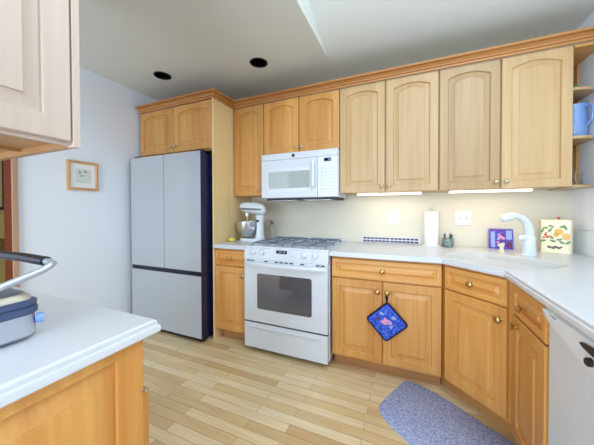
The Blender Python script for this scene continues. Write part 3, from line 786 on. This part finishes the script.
# the neck leans out over the bowl and ends in a pull-out spray head
fd = Vector((-.86, -.50, 0)).normalized()
def fp(a, z): v = fd*a; return (v.x, v.y, z)
MB().tube([fp(-.004, .13), fp(-.002, .16), fp(.008, .20), fp(.030, .236), fp(.062, .259), fp(.095, .268)], [.027, .0265, .025, .023, .021, .020], 16).build('neck', 'white', fa, smooth=60)
hdp = MB().tube([fp(.0955, .268), fp(.12, .268), fp(.16, .262), fp(.200, .250), fp(.212, .246)], [.020, .024, .027, .023, .008], 16).build('spray_head', 'white', fa, smooth=60)
MB().lathe([(.001, 0), (.016, 0), (.016, .004), (.001, .004)], fp(.180, .2285), (0, 0, 1), 16).build('nozzle', 'steel_d', hdp, smooth=40)
MB().tube([(-.02, -.014, .118), (-.05, -.032, .122), (-.066, -.040, .112)], [.020, .017, .011], 12).build('lever', 'white', fa, smooth=60)

cn = thing('storage_tin', 'square cream storage tin painted with fruit, in the counter corner', 'tin', (.978, -.118, .9145), math.radians(-32))
TW, TH = .080, .222
tp = rrect(-TW, TW, -.045, .045, .02, 5)
tin = MB().loops([[(x, y, 0) for x, y in tp], [(x, y, TH) for x, y in tp]]).build('tin_body', 'cream', cn, smooth=30)
lp = rrect(-TW-.002, TW+.002, -.047, .047, .022, 5)
lid = MB().loops([[(x, y, TH+.0005) for x, y in lp], [(x, y, TH+.012) for x, y in lp], [(x*.8, y*.8, TH+.018) for x, y in lp]]).build('lid', 'cream', cn, smooth=30)
MB().lathe([(.008, 0), (.007, .004), (.012, .010), (.001, .016)], (.01, 0, TH+.018), (0,0,1), 16).build('lid_knob', 'cherry', lid, smooth=50)
def blob(u, v, a, b, ang, m_, nm='painted_fruit'):
    n = 16; ca, sa = math.cos(ang), math.sin(ang)
    P = [(u + a*math.cos(2*PI*i/n)*ca - b*math.sin(2*PI*i/n)*sa, v + a*math.cos(2*PI*i/n)*sa + b*math.sin(2*PI*i/n)*ca) for i in range(n)]
    MB().loops([[(x, -.0448, z) for x, z in P], [(x, -.0462, z) for x, z in P]]).build(nm, m_, tin)
for a in [(.020, .152, .024, .022), (.056, .120, .021, .025), (.004, .128, .015, .016)]: blob(*a, 0, 'peach')
for a in [(-.05, .128, .008, .009), (-.040, .112, .008, .008), (-.058, .108, .007, .007), (-.046, .142, .005, .005)]: blob(*a, 0, 'cherry')
for u, v, an in [(-.02, .190, -.5), (.052, .182, -1.1), (-.020, .112, -.7), (.022, .098, .2), (-.068, .156, 1.2), (-.026, .162, 1.0), (.066, .080, .8), (-.010, .086, -.3), (-.062, .084, .3), (.038, .190, .5), (-.05, .178, .2), (.036, .078, -.5)]: blob(u, v, .017, .008, an, 'leaf', 'painted_leaf')
for u, v, a_, b_, an in [(-.030, .042, .011, .009, .3), (-.012, .036, .012, .007, -.4), (.002, .044, .013, .009, .2), (.020, .039, .010, .008, -.2), (.032, .045, .007, .006, .5)]: blob(u, v, a_, b_, an, 'brown', 'stamp')

# ------------------------------------------------------------------ shelf contents
pi_ = thing('pitcher', 'cornflower blue enamel pitcher on the open corner shelf', 'pitcher', (1.037, -.185, 1.7005))
MB().lathe([(.060, 0), (.064, .004), (.062, .10), (.057, .20), (.061, .228), (.058, .228), (.054, .20), (.059, .10), (.060, .010), (.001, .008)], (0,0,0), (0,0,1), 28).build('body', 'blue', pi_, smooth=50)
MB().tube([(.036, -.048, .205), (.046, -.080, .210), (.050, -.098, .17), (.046, -.090, .11), (.036, -.054, .08)], .008, 8).build('handle', 'blue', pi_, smooth=60)
gf = thing('green_figurine', 'small glossy green ornament on the topmost corner shelf', 'ornament', (1.045, -.175, 2.0105))
MB().lathe([(.020, 0), (.024, .006), (.020, .03), (.011, .042), (.014, .052), (.010, .064), (.001, .068)], (0,0,0), (0,0,1), 20).build('body', 'green', gf, smooth=60)
MB().tube([(.018, 0, .02), (.03, 0, .035), (.026, 0, .05)], .005, 8).tube([(-.018, 0, .02), (-.03, 0, .03), (-.03, 0, .045)], .005, 8).build('arms', 'green', gf, smooth=60)
gl = tag(MB().lathe([(.028, 0), (.030, .002), (.034, .10), (.0325, .10), (.0285, .008), (.001, .007)], (0,0,0), (0,0,1), 28).build('drinking_glass', 'glass', smooth=50, loc=(1.055, -.165, 1.3855)), 'clear drinking glass on the lowest corner shelf', 'glass')

# ------------------------------------------------------------------ potholder on the cabinet knob
ph = thing('potholder', 'square blue potholder with navy binding hanging from a cabinet knob', 'potholder', (-.1415, -.648, .640))
sq = rrect(-.098, .098, -.098, .098, .016, 4)
A_ = math.radians(43)
def rot2(x, z): return (x*math.cos(A_)-z*math.sin(A_), x*math.sin(A_)+z*math.cos(A_)-.206)
def phl(k, y): return [(rot2(x*k, z*k)[0], y, rot2(x*k, z*k)[1]) for x, z in sq]
MB().loops([phl(.90, .008), phl(.97, .005), phl(.97, -.003), phl(.90, -.006)]).build('quilted_pad', 'mitt', ph, smooth=50)
MB().tube(phl(.985, .001), .0075, 8, True).build('binding', 'mitt_edge', ph, smooth=60)
MB().tube([(0, 0, -.072), (-.005, -.002, -.03), (-.006, -.003, .002), (0, -.003, .014), (.006, -.003, .002), (.005, -.002, -.03), (.002, 0, -.072)], .0042, 8).build('hanging_loop', 'mitt_edge', ph, smooth=60)
for k, (u, v, r_, m_) in enumerate([(0, -.205, .034, 'pink'), (-.035, -.15, .016, 'lilac'), (.045, -.17, .018, 'lilac'), (-.06, -.19, .014, 'maroon'), (.03, -.235, .014, 'lilac'), (.012, -.208, .014, 'lilac')]):
    n = 10
    P = [(u + r_*math.cos(2*PI*i/n)*(1+.4*math.sin(3*i+k)), v + .7*r_*math.sin(2*PI*i/n)*(1+.4*math.cos(2*i+k))) for i in range(n)]
    MB().loops([[(x, -.0055, z) for x, z in P], [(x, -.0068-.0004*k, z) for x, z in P]]).build('print_patch', m_, ph)

# ------------------------------------------------------------------ floor mat before the sink
rp = [(.035, -.572), (.20, -.655), (.379, -.801), (.55, -.93), (.62, -1.02), (.60, -1.12), (.42, -1.40), (.32, -1.43), (.20, -1.33), (.019, -1.121), (-.072, -1.049), (-.150, -.970), (-.170, -.925), (-.155, -.860), (-.094, -.731), (-.050, -.628), (-.015, -.580)]
def chaikin(P, k=2):
    for _ in range(k):
        Q = []
        for i in range(len(P)):
            a, b = P[i], P[(i+1) % len(P)]
            Q += [(.75*a[0]+.25*b[0], .75*a[1]+.25*b[1]), (.25*a[0]+.75*b[0], .25*a[1]+.75*b[1])]
        P = Q
    return P
rp = chaikin(rp)
rc = Vector((sum(p[0] for p in rp)/len(rp), sum(p[1] for p in rp)/len(rp)))
ri = [tuple(rc + (Vector(p)-rc)*.985) for p in rp]
tag(MB().loops([[(x, y, .0005) for x, y in rp], [(x, y, .006) for x, y in rp], [(x, y, .010) for x, y in ri]]).build('floor_mat', 'rug', smooth=60), 'speckled blue-grey rounded mat on the floor before the sink cabinet', 'mat')

# ------------------------------------------------------------------ picture on the left wall, hallway things
pf = thing('framed_picture', 'small square light-wood framed watercolour on the white left wall', 'picture', (XL, -1.17, 1.541), PI/2)
def frame_mb(w_, h, b, d): 
    L0 = lambda i, y: [(-w_/2+i, y, -h/2+i), (w_/2-i, y, -h/2+i), (w_/2-i, y, h/2-i), (-w_/2+i, y, h/2-i)]
    return MB().loops([L0(0, -.001), L0(0, -d), L0(b*.6, -d-.003), L0(b, -d+.004), L0(b, -.001)], False, False)
frame_mb(.245, .262, .024, .020).build('frame', 'frame', pf)
mo = box(-.0985, .0985, -.009, -.002, -.107, .107).build('mat_board', 'matpaper', pf)
ao = box(-.058, .062, -.0102, -.0092, -.066, .062).build('artwork', 'art', mo)
for u, v, r_, m_ in [(-.025, .03, .012, 'art3'), (.018, .04, .012, 'art2'), (-.01, .0, .010, 'art3')]:
    MB().lathe([(.0008, 0), (r_, 0), (r_, .0006), (.0008, .0008)], (u, -.0104, v), (0,-1,0), 12).build('painted_spot', m_, mo)
hp_ = thing('framed_picture', 'dark-framed print on the tan hallway wall seen through the doorway', 'picture', (XL-1.499, -1.462, 1.60), PI/2)
frame_mb(.60, .72, .03, .03).build('frame', 'black', hp_)
box(-.269, .269, -.010, -.002, -.329, .329).build('print', 'lime', hp_)
sw = thing('switch_plate', 'square bronze switch plate on the tan hallway wall', 'switch plate', (XL-1.499, -1.215, .845), PI/2)
box(-.07, .07, -.008, -.001, -.07, .07).build('plate', 'bronze', sw, bevel=.003)
for k in (.052, .030):
    MB().tube([(-k, -.009, -k), (k, -.009, -k), (k, -.009, k), (-k, -.009, k)], .005, 6, True).build('relief_band', 'brown', sw)

# ------------------------------------------------------------------ grill press on the peninsula
gp = thing('grill_press', 'silver contact grill press with bar handle on the foreground peninsula counter', 'grill press', (-.836, -2.235, .9145), 0)
GW, GD = .32, .32
def gl_(i, z, r=.03): return [(x, y, z) for x, y in rrect(-GW+i, -i, -GD+i, -i, r, 6)]
MB().loops([gl_(.006, .008), gl_(0, .014), gl_(.002, .062)]).build('base', 'steel_d', gp, smooth=40)
for x in (-.05, -GW+.05):
    for y in (-.05, -GD+.05): MB().cyl((x, y, 0), (x, y, .0085), .016).build('foot', 'dark', gp)
MB().loops([gl_(.000, .0625), gl_(-.003, .066), gl_(-.003, .078), gl_(.001, .081), gl_(-.002, .084), gl_(-.002, .094), gl_(.004, .097)]).build('gasket', 'gasket', gp, smooth=40)
ld = MB().loops([gl_(.006, .0975), gl_(.007, .104), gl_(.014, .112)]).build('lid', 'tan', gp, smooth=40)
MB().loops([gl_(.016, .1125), gl_(.04, .120), gl_(.07, .124)]).build('lid_top', 'slate', ld, smooth=40)
MB().cyl((-.016, -.004, .046), (-.010, .009, .045), .012).build('dial', 'knob_blue', gp, smooth=40)
hz = MB()
hz.tube([(.004, -.33, .100), (.004, -.20, .116), (.004, -.09, .135), (.005, .0, .164), (.008, .014, .173), (.004, .022, .178), (-.015, .024, .180), (-.16, .024, .183), (-.305, .024, .180), (-.324, .022, .178), (-.328, .014, .173), (-.325, 0, .164), (-.324, -.09, .135), (-.324, -.20, .116), (-.324, -.33, .100)], .0085, 12)
ho = hz.build('handle', 'steel_d', gp, smooth=60)
MB().tube([(-.03, .024, .1805), (-.16, .024, .183), (-.29, .024, .1805)], .0125, 14).build('grip', 'navy2', ho, smooth=60)
